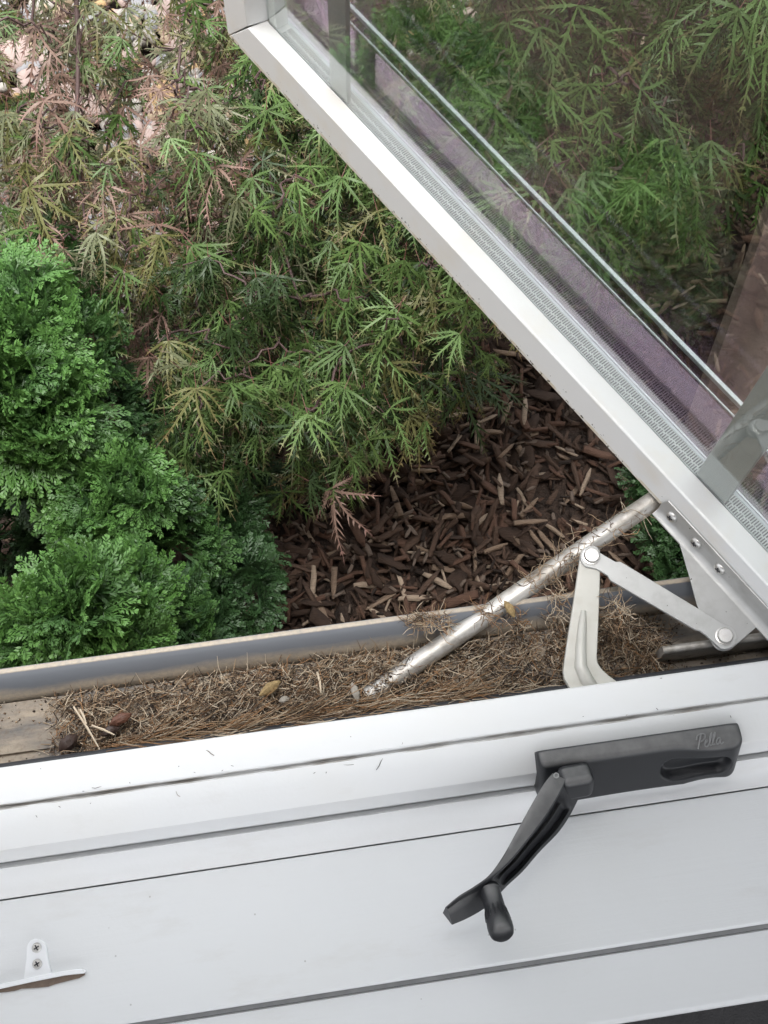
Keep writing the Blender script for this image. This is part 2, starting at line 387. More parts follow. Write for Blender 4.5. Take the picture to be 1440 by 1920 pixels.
SN0, SN1 = GN + .0006, GN + .0128               # spacer between the panes
ip = sbox('inner_pane', -.12, cu - .0006, GN - .0001, GN + .0005, .0335, H - .004, GLASS_IN)
op = sbox('outer_pane', -.12, cu - .0006, .4128, .4138, .010, H - .004, GLASS_OUT)
sp = sbox('spacer_bar', -.12, cu - .001, SN0, SN1, .0255, .0325, SPACER, .0004)
sv = sbox('spacer_bar', cu - .012, cu - .0015, SN0, SN1, .0328, H - .006, SPACER, .0004)
# punched slots of the spacer, one object of many small raised bars
V, T = [], []
u = -.118; i = 0
def addbox(V, T, u0, u1, n0, n1, z0, z1):
    b = len(V)
    for uu_, n_, z_ in ((u0, n0, z0), (u1, n0, z0), (u1, n1, z0), (u0, n1, z0), (u0, n0, z1), (u1, n0, z1), (u1, n1, z1), (u0, n1, z1)): V.append(S(uu_, n_, z_))
    for q in ((0, 1, 2), (0, 2, 3), (4, 6, 5), (4, 7, 6), (0, 5, 1), (0, 4, 5), (1, 6, 2), (1, 5, 6), (2, 7, 3), (2, 6, 7), (3, 4, 0), (3, 7, 4)): T.append([b + j for j in q])
while u < cu - .018:
    e = .5 + .5 * math.sin(i * 2.1)
    addbox(V, T, u, u + .0009, SN0 + .0012, SN0 + .0042 + .0016 * e, .0324, .0329)
    addbox(V, T, u, u + .0009, SN1 - .0052 - .0012 * (1 - e), SN1 - .0008, .0324, .0329)
    u += .0020; i += 1
me = npmesh('slot', V, T, SLOT); o = link('slot', me, sp); o.matrix_parent_inverse = Matrix.Identity(4)
o['kind'] = 'stuff'
sbox('glazing_strip', -.12, cu - .001, .4102, .4126, .0262, .0318, EDGE, .0004)
sbox('glazing_strip', -.12, cu - .001, .4140, .4156, .0100, .0300, EDGE, .0004)
# added bars with holders, standing in for a bright line reflected in the glass
sbox('reflection_strip', -.12, UE - .002, .4655, .4690, .0235, .0285, EDGE, .0006)
sbox('reflection_strip', -.12, UE - .002, .4575, .4588, .0225, .0245, EDGE, .0003)
sbox('reflection_strip_end', UE - .006, UE - .0005, GN + .0225, .4692, .010, .030, SASH, .0006)
for j in range(5): sbox('reflection_strip_post', -.08 + .0 * j, -.076, GN + .0225, .4692, .012, .0222, GREYBAR) if j == 0 else None
# two flat grey grille bars standing against the glass
for (xa, ya, xb, yb) in ((622, 158, 655.5, 190), (1311, 884, 1364, 940)):
    ua = upz(xa, ya, .034)[0]; ub = upz(xb, yb, .034)[0]
    gb = sbox('grille_bar', ua, ub, SN0 + .0004, SN0 + .0050, .0331, H - .004, GREYBAR, .0008)

# bracket riveted under the sash, with three screws
def PX(pts, z): return [(P(x, y, z).x, P(x, y, z).y) for x, y in pts]
def arc(cx, cy, r, a0, a1, n=8): return [(cx + r * math.cos(R(a0 + (a1 - a0) * i / n)), cy + r * math.sin(R(a0 + (a1 - a0) * i / n))) for i in range(n + 1)]
def to_sash(p): q = Vector(p) - sash.location; return (q.dot(uu), -q.dot(nn), q.z)
bz = -.0065
# fold line follows the sash face
fa = upz(1262, 957, bz)[0]; fb = upz(1440, 1150, bz)[0] - .020
fold0 = nn * (NN - .006) + uu * fa; fold1 = nn * (NN - .006) + uu * fb
outl = PX([(1251, 956), (1244, 962), (1242, 971), (1246, 982), (1258, 996), (1269, 1008), (1274, 1018), (1280, 1037), (1294, 1085), (1307, 1134), (1322, 1185)], bz)
outl += PX(arc(1358, 1195, 25, 165, 48, 8), bz) + PX([(1440, 1157), (1475, 1128)], bz) + [(fold1.x, fold1.y), (fold0.x, fold0.y)]
br = pymesh('mounting_bracket', *[([to_sash((x, y, z)) for z in (bz - .0016, bz) for x, y in outl]), [list(range(len(outl)))[::-1], list(range(len(outl), 2 * len(outl)))] + [[i, (i + 1) % len(outl), (i + 1) % len(outl) + len(outl), i + len(outl)] for i in range(len(outl))]], ZINC, sash, bevel=.0004)
fixn(br.data)
prof = [(.0066 - .0053 * math.sin(t), bz + .0053 * (1 - math.cos(t))) for t in np.linspace(0, math.pi / 2, 8)] + [(.0013, .0165)]
prof2 = [(.0004, .0168), (.0003, bz + .006), (.004, bz - .0012), (.0066, bz - .0015)]
pp = prof + prof2; V = [(u_, y_, z_) for u_ in (fb, fa + .004, fa + .0075) for y_, z_ in pp]
for i in range(len(pp)): V[2 * len(pp) + i] = (fa + .0075, pp[i][0], bz + (pp[i][1] - bz) * .55)
F = [(k_ * len(pp) + i, k_ * len(pp) + (i + 1) % len(pp), (k_ + 1) * len(pp) + (i + 1) % len(pp), (k_ + 1) * len(pp) + i) for k_ in range(2) for i in range(len(pp))] + [tuple(range(len(pp))), tuple(2 * len(pp) + i for i in range(len(pp)))]
fl_ = pymesh('bracket_flange', V, F, ZINC, br, smooth=True, auto=50); fixn(fl_.data); fl_.matrix_parent_inverse = Matrix.Identity(4)
for (sx, sy) in ((1266, 964), (1310, 1014), (1355, 1062)):
    su = upz(sx, sy, .004)[0]
    s_ = lathe('screw', [(.0046, 0), (.0046, .0006), (.0038, .0018), (.0020, .0024), (.0001, .0025)], (su, .0018, .0045), (0, 1, .25), STEEL, br); s_.matrix_parent_inverse = Matrix.Identity(4)
    for a_ in (0, 90):
        mm = Matrix.Translation((su, .0018 + .0023, .0051)) @ Matrix.Rotation(R(a_ + 20), 4, 'Y')
        c_ = box('screw_slot', (-.0022, -.0003, -.0005), (.0022, .0005, .0005), RUBBER, br, 0, mm); c_.matrix_parent_inverse = Matrix.Identity(4)

# ------------------------------------------------------------------ operator arms
zr1 = -.0005
arm = empty('operator_arm', P(1095, 1200, -.012), 'cream cast metal bent arm rising out of the frame beside the gasket', 'arm')
la = PX(arc(1109, 1045, 22, 175, 318, 9), -.006) + PX([(1125.5, 1085), (1123, 1150), (1119.5, 1232), (1121, 1243), (1128, 1254), (1141, 1266), (1155, 1276), (1175, 1296), (1085, 1312), (1067, 1288), (1058, 1272), (1056, 1258), (1062, 1212), (1075, 1130)], -.006)
plate('arm_plate', la, -.0105, -.0058, CAST, arm, .0009, 3)
rib_p = [P(1094, 1146, -.0062), P(1092, 1170, -.0056), P(1089, 1215, -.005), P(1089, 1250, -.005), P(1100, 1276, -.0065), P(1112, 1292, -.009)]
tube('stiffening_rib', rib_p, [.0021, .0032, .0040, .0046, .0052, .0050], CAST, arm, 14)
lk = empty('link_arm', P(1230, 1120, -.005), 'flat zinc link arm joining the bent arm to the sash bracket', 'arm')
lo = PX(arc(1109, 1045, 21, 120, 300, 10) + [(1125, 1038), (1153, 1054), (1163, 1054), (1307, 1141), (1350, 1167)] + arc(1358, 1195, 23, -58, 110, 9) + [(1322, 1191), (1311, 1183), (1304, 1182), (1144, 1089), (1139, 1080), (1118, 1067)], -.0045)
# arc orientation: build outline in order
plate('link_plate', lo, -.0056, -.0032, ZINC, lk, .0004)
for (x, y) in ((1108.5, 1043), (1358, 1193)):
    p = P(x, y, -.0030)
    lathe('rivet', [(.0066, -.0004), (.0066, .0008), (.0056, .0010), (.0056, .0024), (.0050, .0032), (.0001, .0033)], p, (0, 0, 1), STEEL, lk)
tb = empty('support_tube', P(970, 1100, -.013), 'dusty round aluminium tube running from the gutter to under the sash', 'tube')
t0, t1 = P(1250, 922, -.009), P(690, 1306, -.039)
tube('tube_body', [t0, t0.lerp(t1, .5), t1], .0074, ALU, tb, 22)

# ------------------------------------------------------------------ crank operator
ck = empty('window_crank', (.21, .112, -.02), 'dark grey plastic folding window crank with round knob, fixed to white moulding', 'window crank')
X0, X1 = P(1006, 1410, .004).x, P(1391, 1362, .004).x
NS, NT = 150, 40
def stadium(x, y, x0, x1, r):
    cx = min(max(x, x0 + r), x1 - r); return math.hypot(x - cx, y) - r
def cover_profile(s):
    # closed rounded outline in (y, z): back bottom, back top, crease, front bottom
    yb = .1300; e = min(1, max(0, (s - .62) / .25)); e = e * e * (3 - 2 * e)
    yc = .1185 - .0055 * e                       # crease moves in towards the logo end
    yf = .0955 + .0015 * math.sin(s * 3.1)
    if s > .72: yf += .0022 * math.sin((s - .72) / .28 * math.pi) * .9
    return [(yb, -.030), (yb, .0035), (yc, .0040 + .001 * e), (yf, -.0270), (yf + .004, -.0305)]
def sample_poly(poly, nt, rad=.0032):
    # walk the rounded polygon
    pts = []
    n = len(poly)
    for i in range(n):
        p0, p1, p2 = (Vector(poly[(i - 1) % n]), Vector(poly[i]), Vector(poly[(i + 1) % n]))
        a = (p0 - p1); b = (p2 - p1); r = min(rad, a.length * .45, b.length * .45)
        q0 = p1 + a.normalized() * r; q1 = p1 + b.normalized() * r
        for t in np.linspace(0, 1, 5): pts.append(q0 * (1 - t) ** 2 + p1 * 2 * t * (1 - t) + q1 * t * t)
        if i == 2:
            nx = Vector(poly[3]); bb = (p1 - nx).normalized() * min(rad, (p1 - nx).length * .45); e1 = nx + bb
            for t in np.linspace(0, 1, 40)[1:-1]: pts.append(q1.lerp(e1, t))
    return pts
V = []; F = []; nprof = None
for i in range(NS + 1):
    s = i / NS; poly = cover_profile(s)
    cx = sum(p[0] for p in poly) / 5; cz = sum(p[1] for p in poly) / 5
    endd = min(s, 1 - s) * (X1 - X0); rr = .006 if s < .5 else .011
    kf = 1 if endd > rr else math.sqrt(max(0, 1 - (1 - endd / rr) ** 2)) * (.30 if s < .5 else .45) + (.70 if s < .5 else .55)
    poly = [(.1300 + (p[0] - .1300) * kf, -.0305 + (p[1] + .0305) * (kf * .35 + .65)) for p in poly]
    pts = sample_poly(poly, NT); nprof = len(pts)
    crease, front = Vector(poly[2]), Vector(poly[3]); fn = (front - crease).normalized(); nrm = Vector((fn[1], -fn[0]));
    L = (front - crease).length
    for p in pts:
        # finger pocket at the far end of the front face
        tt = (p - crease).dot(fn); dn = (p - crease).dot(nrm)
        if abs(dn) < .003:
            d = stadium(s * (X1 - X0), tt - L * .56, .60 * (X1 - X0), .945 * (X1 - X0), L * .27)
            if d < .0012:
                dep = min(1, (.0012 - d) / .0042); dep = dep * dep * (3 - 2 * dep)
                p = p + nrm * (-.0082 * dep if nrm[0] < 0 else .0082 * dep) * (1 if True else 0)
        V.append((X0 + s * (X1 - X0), p[0], p[1]))
for i in range(NS):
    for j in range(nprof):
        a, b = i * nprof + j, i * nprof + (j + 1) % nprof; F.append((a, b, b + nprof, a + nprof))
F.append(tuple(range(nprof))[::-1]); F.append(tuple(NS * nprof + j for j in range(nprof)))
cv = pymesh('cover_housing', V, F, PLASTIC, ck, smooth=True, auto=60); fixn(cv.data)
# cursive lettering embossed at the end of the cover: P e l l a
strokes = [
    [(0.10, 0.0), (.22, .5), (.30, .95)], [(-.05, .62), (.02, .92), (.3, 1.0), (.62, .95), (.68, .72), (.50, .5), (.26, .46)],
    [(.60, .22), (.80, .34), (.84, .48), (.72, .5), (.64, .3), (.68, .06), (.84, .04), (1.0, .2)],
    [(1.0, .2), (1.2, .7), (1.2, .95), (1.08, .8), (1.0, .3), (1.06, .04), (1.22, .14)],
    [(1.22, .14), (1.46, .7), (1.46, .95), (1.34, .8), (1.26, .3), (1.32, .04), (1.46, .14)],
    [(1.92, .44), (1.74, .5), (1.56, .28), (1.62, .04), (1.78, .12), (1.94, .46), (1.88, .06), (2.02, .04), (2.14, .16)]]
def smoothp(pts, it=2):
    for _ in range(it):
        q = [pts[0]]
        for a, b in zip(pts[:-1], pts[1:]): q += [(a[0] * .75 + b[0] * .25, a[1] * .75 + b[1] * .25), (a[0] * .25 + b[0] * .75, a[1] * .25 + b[1] * .75)]
        pts = q + [pts[-1]]
    return pts
LG = mat_plain('scuffed_plastic', (.20, .20, .20), .38, 0, .3, 300)
V = []; F = []
lo0 = P(1306, 1402, .0052); hx = .0088
for stq in strokes:
    path = [Vector((lo0.x + (x + y * .30) * hx, lo0.y + y * .0085 * 1.15 - .001 + x * .0004, .0043 - y * .0004 + .0009)) for x, y in smoothp(stq)]
    v, f = tube_vf(path, .00055, 5, len(V)); V += v; F += f
o = pymesh('lettering', V, F, LG, cv, smooth=True)
o.matrix_parent_inverse = Matrix.Translation(ck.location).inverted() if False else Matrix.Identity(4)
o.matrix_parent_inverse = cv.matrix_parent_inverse.copy() if False else o.matrix_parent_inverse
# hub block
def rbox(name, c, size, m, parent, rot=(0, 0, 0), bev=.003, seg=4):
    mm = Matrix.Translation(c) @ Matrix.Rotation(rot[2], 4, 'Z') @ Matrix.Rotation(rot[1], 4, 'Y') @ Matrix.Rotation(rot[0], 4, 'X')
    h = Vector(size) / 2; o = box(name, -h, h, m, parent, 0, mm)
    b = o.modifiers.new('bevel', 'BEVEL'); b.width = bev; b.segments = seg; b.limit_method = 'ANGLE'; b.harden_normals = True
    o.data.polygons.foreach_set('use_smooth', [True] * 6); return o
rbox('hub', P(1078, 1465, .002), (.0235, .0175, .022), PLASTIC, ck, (R(-26), 0, R(2)), .0055)
lathe('hub_stub', [(.0045, 0), (.0045, .016)], P(1056, 1480, -.010), Vector((0, -.75, -.45)), PLASTIC, ck)
# folding arm: light flat strip along the top, recessed dark channel down its right flank
ridge = [(1061, 1462, .013), (1046, 1492, .0135), (1019, 1535, .0135), (985, 1580, .0135), (955, 1616, .0135), (925, 1644, .013), (895, 1666, .012), (864, 1685, .0105), (839, 1703, .009)]
left = [(1036, 1450, .0135), (1020, 1470, .0145), (995, 1512, .015), (966, 1565, .015), (943, 1606, .015), (918, 1640, .0145), (889, 1662, .013), (860, 1680, .0115), (836, 1700, .0098)]
right = [(1085, 1497, -.006), (1068, 1530, -.009), (1046, 1562, -.010), (1012, 1597, -.010), (980, 1634, -.010), (950, 1662, -.009), (915, 1698, -.004), (880, 1720, -.0012), (848, 1734, .000)]
V = []; F = []
NR = 7
fine = 5
def interp(lst, t):
    x = t * (len(lst) - 1); i = min(int(x), len(lst) - 2); f = x - i
    def cr(a, b, c, d): return .5 * ((2 * b) + (-a + c) * f + (2 * a - 5 * b + 4 * c - d) * f * f + (-a + 3 * b - 3 * c + d) * f ** 3)
    g = lambda k: lst[min(max(k, 0), len(lst) - 1)]
    return [cr(g(i - 1)[q], g(i)[q], g(i + 1)[q], g(i + 2)[q]) for q in range(3)]
NQ = 64
for i in range(NQ + 1):
    t = i / NQ
    l_, r_, q_ = (P(*interp(x, t)) for x in (left, ridge, right))
    down = (q_ - r_); side = (r_ - l_)
    nv = side.cross(down); nv = nv if nv.z < 0 else -nv        # into the body
    axis_v = Vector((.65, .75, 0))
    inn = Vector((-.28, .30, -.9)).normalized()
    rec = max(0, min(1, (t - .07) / .06)) * max(0, min(1, (.68 - t) / .12))
    rec = rec * rec * (3 - 2 * rec)
    under = Vector((0, 0, -.0022))
    sec = [l_ + under, l_, l_.lerp(r_, .06) + Vector((0, 0, .0004)), l_.lerp(r_, .5) + Vector((0, 0, .0005)), r_ - side.normalized() * .0009 + Vector((0, 0, .0003)), r_, r_.lerp(q_, .05) + Vector((0, 0, -.0006)),
           r_.lerp(q_, .12) + inn * .0075 * rec, r_.lerp(q_, .45) + inn * .0085 * rec, r_.lerp(q_, .50) + inn * .0060 * rec, r_.lerp(q_, .80) + inn * .0050 * rec, r_.lerp(q_, .86) + inn * .0005 * rec, r_.lerp(q_, .97), q_, q_ + inn * .0016, l_.lerp(q_, .55) + inn * .011]
    V += sec
ns = len(sec)
for i in range(NQ):
    for j in range(ns):
        a, b = i * ns + j, i * ns + (j + 1) % ns; F.append((a, b, b + ns, a + ns))
F.append(tuple(range(ns))[::-1]); F.append(tuple(NQ * ns + j for j in range(ns)))
fa_ = pymesh('folding_arm', V, F, PLASTIC, ck, smooth=True, auto=48); fixn(fa_.data)
ph = P(1043, 1454, .0148)
sc = lathe('pivot_screw', [(.0019, -.001), (.0019, .0002), (.0011, .0002), (.0011, -.0008), (.0001, -.0008)], ph, (0, 0, 1), GREYBAR, fa_)
# knob
k0, k1 = P(917, 1664, .004), P(938, 1738, .022)
ax = k1 - k0; Lk = ax.length
lathe('knob', [(.0066, 0), (.0070, Lk * .08), (.0072, Lk * .10), (.0066, Lk * .12), (.0067, Lk * .55), (.0069, Lk * .74), (.0078, Lk * .82), (.0082, Lk * .95), (.0081, Lk * 1.08), (.0074, Lk * 1.17), (.0058, Lk * 1.22), (.0001, Lk * 1.23)], k0, ax, PLASTIC, ck, 36, 60)
for j in range(14):
    s_, u_ = frame_of(ax); a_ = 2 * math.pi * j / 14; dd = s_ * math.cos(a_) + u_ * math.sin(a_)
    tube('knob_groove', [k0 + ax * .52 + dd * .0062, k0 + ax * .66 + dd * .0068, k0 + ax * .84 + dd * .0079], [.0004, .0009, .0004], PLASTIC, ck, 5)

# ------------------------------------------------------------------ little white bracket on the stool
sb = empty('shade_bracket', P(70, 1820, -.045), 'small white bracket with two screws on the stool, grime along its edge', 'bracket')
sz = -.0448
pl = PX([(44, 1842), (50, 1797)] + [(69 + 18.5 * math.cos(R(a)), 1779 + 19 * math.sin(R(a))) for a in range(187, 354, 14)] + [(90, 1797), (98, 1830)], sz + .002)
plate('bracket_plate', pl, sz, sz + .0030, WHITEPL, sb, .0006)
fl0 = PX([(-60, 1859), (0, 1845.5), (60, 1832), (110, 1822), (140, 1817.5), (154, 1817), (161, 1820), (157, 1825), (120, 1829), (60, 1841), (0, 1854), (-60, 1868)], sz + .004)
plate('bracket_ledge', fl0, sz, sz + .0052, WHITEPL, sb, .0006)
gp = PX([(-60, 1866), (0, 1853), (60, 1840), (120, 1828), (158, 1823), (159, 1828), (148, 1834), (132, 1838), (120, 1841), (104, 1845), (90, 1850), (72, 1852), (55, 1853), (40, 1854), (27, 1858), (12, 1860), (-60, 1867.5)], sz + .001)
plate('grime_patch', gp, sz + .0001, sz + .0012, GRIME, sb)
for (x, y) in ((69, 1777), (70, 1807.5)):
    p = P(x, y, sz + .003)
    lathe('screw', [(.0033, -.001), (.0033, .0004), (.0026, .0011), (.0001, .0012)], p, (0, 0, 1), STEEL, sb, 20)
    for a_ in (25, 115):
        box('screw_slot', (-.0019, -.0004, .0007), (.0019, .0004, .00145), RUBBER, sb, 0, Matrix.Translation(p) @ Matrix.Rotation(R(a_), 4, 'Z'))

# ------------------------------------------------------------------ dry litter in the gutter
TW = [mat_plain('straw_pale', (.56, .46, .34), .8, 0, .3), mat_plain('straw_tan', (.36, .255, .16), .8, 0, .35), mat_plain('straw_brown', (.16, .10, .06), .85, 0, .4), mat_plain('straw_dark', (.04, .027, .019), .9, 0, .4), mat_plain('straw_rust', (.33, .18, .085), .8, 0, .35)]
CR_ = [TW[2], TW[3], mat_plain('crumb_pale', (.5, .44, .36), .85, 0, .3), TW[1]]
def strands(specs, nm, parent=None, seg=4):
    """specs: list of (points, width, material)"""
    V = []; T = []; MI = []
    for pts, wd, m in specs:
        b = len(V); n = len(pts)
        for i, p in enumerate(pts):
            d = pts[min(i + 1, n - 1)] - pts[max(i - 1, 0)]
            s_, u_ = frame_of(d); r = wd * (1 if i < n - 1 else .4)
            V += [p + s_ * r, p - s_ * .5 * r + u_ * .87 * r, p - s_ * .5 * r - u_ * .87 * r]
        for i in range(n - 1):
            for q in range(3):
                a, c = b + i * 3 + q, b + i * 3 + (q + 1) % 3
                T += [(a, c, c + 3), (a, c + 3, a + 3)]; MI += [m, m]
    me = npmesh(nm, [tuple(v) for v in V], T, TW, MI); return me
def curl(p, d, L, bend, n=4):
    pts = [p.copy()]; d = d.normalized()
    for i in range(n - 1):
        d = (d + Vector((random.gauss(0, bend), random.gauss(0, bend), random.gauss(0, bend * .6)))).normalized(); pts.append(pts[-1] + d * (L / (n - 1)))
    return pts
def pile(x, y):
    """height of the litter above the gutter floor"""
    if x < -.17: e = max(0, (x + .203) / .033)
    elif x > .10: e = max(.45, 1 - (x - .10) / .10) if x < .19 else (max(0, 1 - abs(x - .215) / .06))
    else: e = 1
    v = .5 + .5 * math.sin(x * 43 + 1) * math.sin(x * 17 + y * 60); v = .55 * v + .45 * (.5 + .5 * math.sin(x * 131 + 3 * math.sin(y * 210)) * math.sin(y * 170 + x * 60))
    inner = 1 - max(0, (y - .211) / .016)
    return e * (.005 + .017 * v) * max(0, min(1, inner + .15))
specs = []
n_ = 0
while n_ < 7000:
    x = random.uniform(-.225, .275); y = random.uniform(.1785, .2285); h = pile(x, y)
    if h < .0015 or random.random() > h / .012: continue
    n_ += 1
    z = FZ + .0005 + random.random() * h * 1.05
    a = random.gauss(.25, .9); L = random.uniform(.003, .013) * (1.6 if random.random() < .15 else 1)
    p = Vector((x, y, z)); d = Vector((math.cos(a), math.sin(a), random.gauss(.05, .25)))
    if random.random() < .5: d = -d
    specs.append((curl(p, d, L, .25, 3), random.uniform(.0002, .00045), random.choices(range(5), (4.6, 4.4, 3.4, 3, 1.3))[0]))
# long fibres swept along the gasket
for _ in range(420):
    x = random.uniform(-.17, .10); y = .1785 + abs(random.gauss(0, .0035)); z = FZ + .002 + .026 * random.random() * min(1, (x + .2) / .06)
    p = Vector((x, y, z)); d = Vector((1, random.gauss(0, .22) , random.gauss(0, .12)))
    specs.append((curl(p, d, random.uniform(.015, .05), .16, 6), random.uniform(.0002, .0004), random.choices(range(5), (2, 4, 3, 1, 5))[0]))
for pts in specs:                                   # keep every fibre between the gasket and the lip
    for p in pts[0]: p.y = min(max(p.y, .1778), RY - .004); p.z = max(p.z, FZ + .001 if p.y < FY else FZ + (p.y - FY) * 1.6)
for _ in range(150):                                # fibres lying over the gasket
    x = random.gauss(-.02, .09); p = Vector((x, random.uniform(.1725, .178), random.uniform(-.0115, -.0075)))
    if not -.185 < x < .14: continue
    specs.append((curl(p, Vector((1, random.gauss(0, .22), random.gauss(0, .03))), random.uniform(.008, .03), .12, 5), random.uniform(.0002, .0004), random.choices(range(5), (3, 4, 3, 1, 4))[0]))
    for q in specs[-1][0]: q.y = max(q.y, .1712)
for _ in range(26):                                 # stray dark hairs and specks on the white stop
    x = random.uniform(-.24, .36); y = random.choice((random.uniform(.147, .1685), random.uniform(.1455, .149), random.uniform(.133, .142)))
    z = .0003 if y > .1455 else -.0028
    d = Vector((random.gauss(0, 1), random.gauss(0, .6), 0)); pts = curl(Vector((x, y, z)), d, random.uniform(.0006, .0022) if random.random() < .85 else random.uniform(.005, .010), .3, 4)
    for q in pts: q.z = z
    specs.append((pts, random.uniform(.00012, .00028), random.choice((2, 3, 3, 3))))
lit = empty('dry_litter', (-.05, .2, FZ), 'matted brown dry grass litter filling the gutter of the window frame', 'litter')
o = link('fibres', strands(specs, 'fibres'), lit); o['kind'] = 'stuff'
# crumbs
V = []; T = []; MI = []
oct_v = np.array([(1, 0, 0), (-1, 0, 0), (0, 1, 0), (0, -1, 0), (0, 0, 1), (0, 0, -1)], float)
oct_t = np.array([(0, 2, 4), (2, 1, 4), (1, 3, 4), (3, 0, 4), (2, 0, 5), (1, 2, 5), (3, 1, 5), (0, 3, 5)])
cnt = 0
while cnt < 6500:
    x = random.uniform(-.26, .42); y = random.uniform(.1785, .229); h = pile(x, y)
    if random.random() > .10 + h / .014: continue
    z = FZ + random.random() * h
    r = random.uniform(.0004, .0011) * (1.5 if random.random() < .06 else 1)
    vv = oct_v * rng.uniform(.5, 1.1, (6, 1)) * r * np.array([1.3, 1, .7]) + np.array([x, y, z + r * .3])
    T += [tuple(t + len(V)) for t in oct_t]; V += [tuple(q) for q in vv]; MI += [random.choices(range(4), (4, 4, 1.2, 3))[0]] * 8; cnt += 1
o = link('crumbs', npmesh('crumbs', V, T, CR_, MI), lit); o['kind'] = 'stuff'

def clump(name, label, pts, spread, n, L, mats=(3, 4, 3, 1, 1), up=.3, follow=None, w0=.00018, w1=.00036):
    sp_ = []
    for _ in range(n):
        t = random.random(); i = min(int(t * (len(pts) - 1)), len(pts) - 2); p = pts[i].lerp(pts[i + 1], t * (len(pts) - 1) - i)
        d0 = (pts[-1] - pts[0]).normalized() if len(pts) > 1 else Vector((1, 0, 0))
        p = p + Vector((random.gauss(0, spread), random.gauss(0, spread), random.gauss(0, spread * .5)))
        d = d0 * random.choice((-1, 1)) * (follow if follow is not None else .8) + Vector((random.gauss(0, .8), random.gauss(0, .8), random.gauss(up, .5)))
        sp_.append((curl(p, d, random.uniform(*L), .38, 6), random.uniform(w0, w1), random.choices(range(5), mats)[0]))
    base = sum(pts, Vector()) / len(pts)
    e = link(name, strands(sp_, name)); tag(e, label, 'dry grass', 'tufts of dry grass on the window hardware'); return e
clump('dry_grass_tuft', 'matted fibres and dirt stuck on the lower end of the tube', [t0.lerp(t1, .86) + Vector((0, 0, .004)), t1 + Vector((0, 0, .005))], .004, 150, (.004, .014), (1, 3, 4, 3, 1), up=0)
tt = lambda a, dz=.0075: t0.lerp(t1, a) + Vector((0, 0, dz))
clump('dry_grass_tuft', 'dry grass tuft wrapped over the middle of the aluminium tube', [tt(.28, .006), tt(.48, .006)], .0036, 120, (.008, .024), up=.0)
clump('dry_grass_tuft', 'thin dry grass stalks caught on the tube near the sash', [tt(.10, .006), tt(.28, .006)], .0030, 55, (.010, .026), up=.0)
clump('dry_grass_tuft', 'dry grass tuft on the outer lip beside the tube', [P(768, 1163, -.016), P(840, 1168, -.015)], .0034, 150, (.006, .017), up=.1)
clump('dry_grass_tuft', 'brown matted tuft hanging below the tube over the gutter', [P(905, 1150, -.018), P(965, 1160, -.018), P(985, 1185, -.026)], .0036, 110, (.006, .018), (2, 3, 4, 3, 3), up=-.1)
clump('dry_grass_tuft', 'upright dry stalks standing left of the bent arm', [P(1050, 1100, -.012), P(1045, 1135, -.016), P(1040, 1200, -.030)], .0022, 80, (.008, .022), (4, 4, 3, 1, 1), up=.25)
clump('dry_grass_tuft', 'dry grass tuft trailing right of the bent arm into the gutter', [P(1134, 1130, -.008), P(1150, 1170, -.016), P(1200, 1220, -.030), P(1225, 1242, -.030)], .0040, 190, (.008, .024), (3, 5, 4, 2, 1), up=.05)
clump('dry_grass_tuft', 'pale forked stalks beside the flat link arm', [P(1160, 1128, -.004), P(1168, 1150, -.010)], .0026, 26, (.008, .018), (6, 3, 1, 0, 0), up=.2)
# single pieces one can pick out in the litter
def pod(name, label, c, size, ang, m, cat='debris'):
    V = []; F = []
    n, k_ = 10, 8
    for i in range(n + 1):
        t = i / n; r = math.sin(math.pi * min(max(t, .03), .97)) ** .7
        for j in range(k_):
            a = 2 * math.pi * j / k_; jit = random.uniform(.82, 1.15)
            V.append(Vector(((t - .5) * size[0], math.cos(a) * size[1] * .5 * r * jit, math.sin(a) * size[2] * .5 * r * jit + .0015 * math.sin(t * 3))))
    for i in range(n):
        for j in range(k_):
            a, b = i * k_ + j, i * k_ + (j + 1) % k_; F.append((a, b, b + k_, a + k_))
    F.append(tuple(range(k_))[::-1]); F.append(tuple(n * k_ + j for j in range(k_)))
    mm = Matrix.Translation(c) @ Matrix.Rotation(ang, 4, 'Z')
    o = pymesh(name, [mm @ v for v in V], F, m, None, smooth=True); tag(o, label, cat, None); fixn(o.data); return o
POD = mat_plain('pod_tan', (.30, .21, .095), .8, 0, .6, 350, .6, .001); SHELL = mat_plain('dark_husk', (.045, .026, .02), .5, 0, .5, 200); FLAKE = mat_plain('pale_flake', (.30, .27, .23), .7, 0, .3, 300)
pod('seed_pod', 'yellow tan seed pod lying on the litter in the gutter', P(506, 1291, -.023), (.018, .0075, .007), R(28), POD)
pod('seed_pod', 'small yellow husk stuck beneath the aluminium tube', P(955, 1142, -.008), (.014, .006, .006), R(-70), POD)
pod('dark_husk', 'shiny dark brown husk at the left end of the litter', P(128, 1393, -.028), (.016, .011, .010), R(35), SHELL)
pod('dark_husk', 'curled brown husk lying in the litter near the dark one', P(226, 1349, -.024), (.017, .008, .008), R(20), mat_plain('brown_husk', (.12, .05, .03), .55, 0, .5, 200))
pod('dark_husk', 'black husk half buried between two brown husks', P(207, 1371, -.025), (.014, .007, .007), R(15), SHELL)
pod('pale_flake', 'pale grey papery flake standing up out of the litter', P(666, 1298, -.020), (.014, .006, .0025), R(-80), FLAKE)
pod('pale_flake', 'small white grey pebble beside the yellow seed pod', P(533, 1312, -.023), (.008, .005, .004), R(10), FLAKE)
